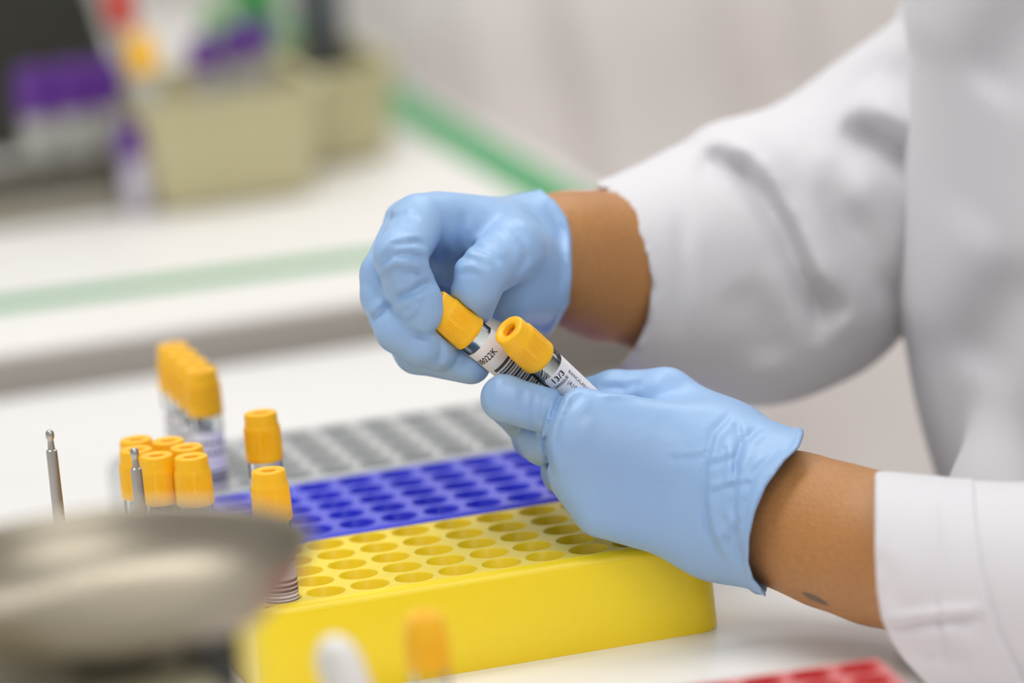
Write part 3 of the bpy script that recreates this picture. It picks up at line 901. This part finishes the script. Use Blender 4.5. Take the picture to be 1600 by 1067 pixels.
# ------------------------------------------------------------------ colleague behind, out of focus
q = P(1170, 250, 1330)
bx, by = float(q[0]), float(q[1])
col = empty('person', (bx, by, FLOOR), 'blurred person in pale lab coat standing in the background', 'person')
def coat2(v):
    for s in (-1, 1):
        v.cap((bx - s * 70, by, 430), (bx - s * 75, by, 60), 105, 118, 40); v.cap((bx - s * 75, by, 60), (bx - s * 95, by, -420), 118, 150, 40)
        v.cap((bx - s * 165, by, 420), (bx - s * 190, by + 20, 140), 52, 50, 16); v.cap((bx - s * 190, by + 20, 140), (bx - s * 120, by + 150, 60), 48, 40, 14)
    v.cap((bx, by, 470), (bx, by, 520), 80, 62, 30)
    X, Y, Z = v.coords()
    a = np.arctan2(Y - by, X - bx)
    v.f += (7 * np.sin(a * 9 + Z / 160) + 5 * np.sin(a * 17 + Z / 90 + 1)).astype(np.float32) * np.clip((380 - Z) / 300, 0.2, 1)
    v.f = np.maximum(v.f, (-460 - Z).astype(np.float32))
vol_obj('lab_coat', simple_vol((bx - 330, by - 260, -480), (bx + 330, by + 260, 600), 7, coat2), M['coat_back'], col, lens=False, it=3)
def body2(v):
    v.cap((bx, by, 460), (bx, by, 600), 52, 50, 20); v.ell((bx, by, 690), (75, 92, 115), 20); v.ell((bx, by + 92, 680), (9, 14, 18), 8); v.ell((bx, by + 70, 645), (30, 22, 45), 18)
    for s in (-1, 1):
        v.ell((bx + s * 76, by, 680), (8, 16, 30), 5)
        v.cap((bx - s * 120, by + 150, 60), (bx - s * 60, by + 215, 62), 30, 24, 10); v.cap((bx - s * 60, by + 215, 62), (bx - s * 20, by + 250, 55), 24, 15, 10)
        v.cap((bx - s * 70, by, 400), (bx - s * 70, by, -300), 80, 80, 40); v.chain([(bx - s * 75, by, -300), (bx - s * 75, by, -900)], (70, 40), 20)
        v.cap((bx - s * 165, by, 400), (bx - s * 190, by + 20, 140), 40, 38, 14); v.cap((bx - s * 190, by + 20, 140), (bx - s * 120, by + 150, 60), 36, 30, 14)
vol_obj('body', simple_vol((bx - 330, by - 240, FLOOR), (bx + 330, by + 290, 830), 7, body2), M['skin_plain'], col, lens=False, it=2)
def hair2(v):
    v.ell((bx, by - 12, 715), (84, 98, 110), 10)
    X, Y, Z = v.coords()
    v.f = np.maximum(v.f, ((Y - by - 40) * 0.8 - (Z - 720) * 0.6).astype(np.float32))
vol_obj('hair', simple_vol((bx - 110, by - 120, 590), (bx + 110, by + 130, 850), 6, hair2), M['hair'], col, lens=False)
def tr2(v):
    for s in (-1, 1): v.chain([(bx - s * 75, by, -300), (bx - s * 75, by, -905)], (84, 58), 20)
vol_obj('trousers', simple_vol((bx - 230, by - 140, FLOOR), (bx + 230, by + 140, -200), 7, tr2), M['trousers'], col, lens=False)

# ------------------------------------------------------------------ things on the second bench
BT = 20.0
def bin_bm(w, d, h, wall=2.5, r=16, taper=0.9):
    bm = bmesh.new()
    def loop(W, D, z, R):
        pts = []
        for cx, cy, a0 in ((W / 2 - R, D / 2 - R, 0), (-W / 2 + R, D / 2 - R, 90), (-W / 2 + R, -D / 2 + R, 180), (W / 2 - R, -D / 2 + R, 270)):
            for k in range(7):
                a = math.radians(a0 + 15 * k); pts.append(bm.verts.new((cx + R * math.cos(a), cy + R * math.sin(a), z)))
        return pts
    L_ = [loop(w * taper - 14, d * taper - 14, 0, r * .7), loop(w * taper - 4, d * taper - 4, 2, r * .9), loop(w * taper, d * taper, 8, r), loop(w, d, h - 5, r), loop(w + 5, d + 5, h - 4, r + 2), loop(w + 5, d + 5, h, r + 2),
          loop(w - 2 * wall, d - 2 * wall, h, r - wall), loop(w * taper - 2 * wall, d * taper - 2 * wall, 6, r - wall)]
    for a, b in zip(L_, L_[1:]):
        n = len(a)
        for i in range(n): bm.faces.new((a[i], a[(i + 1) % n], b[(i + 1) % n], b[i]))
    bm.faces.new(L_[0][::-1]); bm.faces.new(L_[-1])
    return bm
q = PZ(380, 321, BT)
b1 = from_bm('plastic_bin', bin_bm(97, 110, 58), M['beige'], sharp=50); b1.location = Vector((q[0], q[1] + 52, BT)) / 1000
tag(b1, 'beige plastic bin in front, full of capped tubes', 'bin', 'beige bins on the second bench')
B1 = np.array((q[0], q[1] + 52, BT))
q = PZ(535, 260, BT)
b2 = from_bm('plastic_bin', bin_bm(80, 110, 52), M['beige'], sharp=50); b2.location = Vector((q[0] - 4, q[1] + 52, BT)) / 1000
tag(b2, 'second beige plastic bin, farther back and nearer the green side tape', 'bin', 'beige bins on the second bench')
B2 = np.array((q[0] - 4, q[1] + 52, BT))

def small_tube(loc, capm, label, h=75.0, caph=17.0, r=6.5, rot=(0, 0, 0), group=None, bodym='frost', name='test_tube', ccat='test tube'):
    t = empty(name, loc, label, ccat, group); t.rotation_euler = rot
    bm = bmesh.new(); bm_lathe(bm, [(0, 0), (r * .6, .8), (r, r * .7), (r, h - caph + 3), (0, h - caph + 3)], 20); from_bm('tube_body', bm, M[bodym], t, sharp=50)
    bm = bmesh.new(); bm_lathe(bm, [(r, h - caph), (r + 1.4, h - caph + .5), (r + 1.3, h - 5), (r + .5, h - 3), (r + .3, h - .6), (r - 1, h), (r * .45, h), (r * .4, h - 2), (0, h - 2)], 24); from_bm('cap', bm, M[capm], t, sharp=50)
    return t
small_tube(B1 + (-38, -22, 22), 'redcap', 'red and yellow capped tube leaning at the left of the front bin', h=100, caph=24, rot=(0.05, -0.12, 0), group='tubes in the front bin')
small_tube(B1 + (-36, -40, 22), 'cap', 'yellow capped tube at the left rim of the front bin', h=72, caph=20, rot=(0.0, -0.10, 0), group='tubes in the front bin')
small_tube(B1 + (-8, -28, 8), 'purple', 'purple capped tube at the middle of the front bin', h=78, rot=(0, 0.0, 0), group='tubes in the front bin')
small_tube(B1 + (14, -8, 8), 'purple', 'purple capped tube behind the middle of the front bin', h=78, group='tubes in the front bin')
small_tube(B1 + (30, 8, 8), 'purple', 'purple capped tube at the right of the front bin', h=78, group='tubes in the front bin')
small_tube(B1 + (14, 34, 8), 'lime', 'pale green capped tube at the back of the front bin', h=86, caph=20, group='tubes in the front bin')
small_tube(B2 + (-18, 20, 6), 'green', 'green capped bottle standing in the rear bin', h=96, caph=30, r=11, bodym='lime', name='bottle', ccat='bottle')
small_tube(B2 + (22, 42, 6), 'slate', 'dark grey capped bottle behind the green one in the rear bin', h=88, caph=40, r=12, bodym='slate', name='bottle', ccat='bottle')
# row of purple capped tubes in a dark rack on a tray
q = PZ(248, 322, BT)
T0 = np.array((q[0], q[1] + 10, BT))
tr = box_obj('tray', (-130, -14, 0), (8, 60, 12), M['tray'], bevel=3); tr.location = Vector(T0) / 1000
tag(tr, 'grey beige tray under the dark rack of purple caps', 'tray')
rk = box_obj('tube_rack', (-126, -11, 0), (6, 34, 14), M['darkrack'], bevel=2); rk.location = Vector(T0 + (0, 0, 12.1)) / 1000
tag(rk, 'low dark olive rack holding the row of purple capped tubes', 'tube rack')
for i in range(4):
    small_tube(T0 + (-56 + 18.6 * i, 6, 26.2), 'purple', ['leftmost of the row of four purple capped tubes', 'second from left of the row of four purple capped tubes',
               'second from right of the row of four purple capped tubes', 'rightmost of the row of four purple capped tubes'][i], h=52, caph=25, r=7.8, group='row of purple capped tubes')
q = PZ(207, 326, BT)
small_tube((q[0], T0[1] - 24, BT), 'purple', 'short purple capped vial standing alone left of the front bin', h=48, caph=18, r=6.8, bodym='lilac', name='vial', ccat='vial')
# dark instrument
q = PZ(232, 214, BT)
dv = empty('instrument', (q[0] - 95, q[1] + 55, BT), 'dark grey instrument with slanted side at the top left', 'instrument')
bm = bmesh.new()
pr_ = [(-150, 0), (95, 0), (88, 25), (58, 150), (-150, 150)]
fr_ = [bm.verts.new((x, -50, z)) for x, z in pr_]; bk_ = [bm.verts.new((x, 90, z)) for x, z in pr_]
bm.faces.new(fr_); bm.faces.new(bk_[::-1])
for i in range(5): bm.faces.new((fr_[i], bk_[i], bk_[(i + 1) % 5], fr_[(i + 1) % 5]))
bmesh.ops.bevel(bm, geom=list(bm.edges), offset=5, segments=3, affect='EDGES', profile=.5)
from_bm('housing', bm, M['black'], dv, sharp=40)
box_obj('display', (-120, -53, 70), (-10, -49, 130), M['dev_dark'], dv, 1)

# ------------------------------------------------------------------ foreground: steel dish on its stand, rods, white dropper
DC = P(163, 872, -400)
ds = empty('steel_dish', (DC[0], DC[1], 0), 'large blurred round stainless steel dish on a beige stand', 'dish')
bm = bmesh.new()
Rd = 60.0; zt = DC[2]
prof = [(0, zt - 21), (34, zt - 21), (47, zt - 18.5), (55, zt - 11), (58.5, zt - 3), (60, zt - 0.8), (60.6, zt), (60.0, zt + .8), (58.6, zt + .4), (57, zt - 3), (53.5, zt - 10.5), (46, zt - 17), (34, zt - 19.4), (0, zt - 19.6)]
prof = [(r * 1.05, z) for r, z in prof]; bm_lathe(bm, prof, 96); from_bm('dish', bm, M['steel'], ds, sharp=60)
bm = bmesh.new(); bm_lathe(bm, [(0, zt - 34), (14, zt - 34), (14, zt - 27), (22, zt - 21.2), (0, zt - 21.2)], 32); from_bm('neck', bm, M['dev_dark'], ds, sharp=40)
box_obj('base', (-72, -50, 0), (26, 52, zt - 33), M['dev_beige'], ds, 9)
q = P(330, 1040, -395) - np.array((DC[0], DC[1], 0))
box_obj('post', (q[0] - 8, q[1] - 8, 0), (q[0] + 8, q[1] + 8, zt - 23), M['dev_dark'], ds, 2)

def rod(px, py, w, label):
    p = P(px, py, w); h = p[2]
    r = empty('steel_rod', (p[0], p[1], 0), label, 'rod', 'thin steel rods')
    bm = bmesh.new(); bm_lathe(bm, [(0, h), (0.9, h - .25), (1.5, h - 1), (1.65, h - 2.1), (1.55, h - 3.2), (1.15, h - 3.8), (1.15, h - 4.6), (1.35, h - 7.2), (1.4, h - 7.6), (2.0, h - 8.0), (2.1, h - 8.6), (2.25, h - 40), (2.3, 3), (0, 3)], 28)
    from_bm('shaft', bm, M['rod'], r, sharp=40)
    bm = bmesh.new(); bm_lathe(bm, [(0, 0), (10, 0), (10, 2), (8, 3.2), (0, 3.2)], 28); from_bm('foot', bm, M['rod'], r, sharp=40)
rod(77, 671, 0, 'thin steel rod with a ball tip alone at the left, on white table')
rod(209, 699, -22, 'thin steel rod with a ball tip in front of the six clustered caps')

p = P(520, 1010, -300); p2 = P(556, 1110, -285)
dr = empty('dropper', (p2[0], p2[1], p2[2]), 'blurred white rounded plastic dropper before the yellow rack', 'dropper')
v = np.array(p) - np.array(p2)
A = Vector(v).normalized(); Ln = float(np.linalg.norm(v))
n0 = p2[2] / max(A.z, .2)
bm = bmesh.new(); bm_lathe(bm, [(0, Ln + 3), (3.5, Ln + 2), (6.2, Ln - 1.5), (7.4, Ln - 7), (7.6, 0), (6, -8), (3, -12), (1.5, -n0 * 0.97), (0, -n0 * 0.97)], 28)
o = from_bm('bulb', bm, M['white'], dr, sharp=60); o.rotation_euler = A.to_track_quat('Z', 'Y').to_euler()
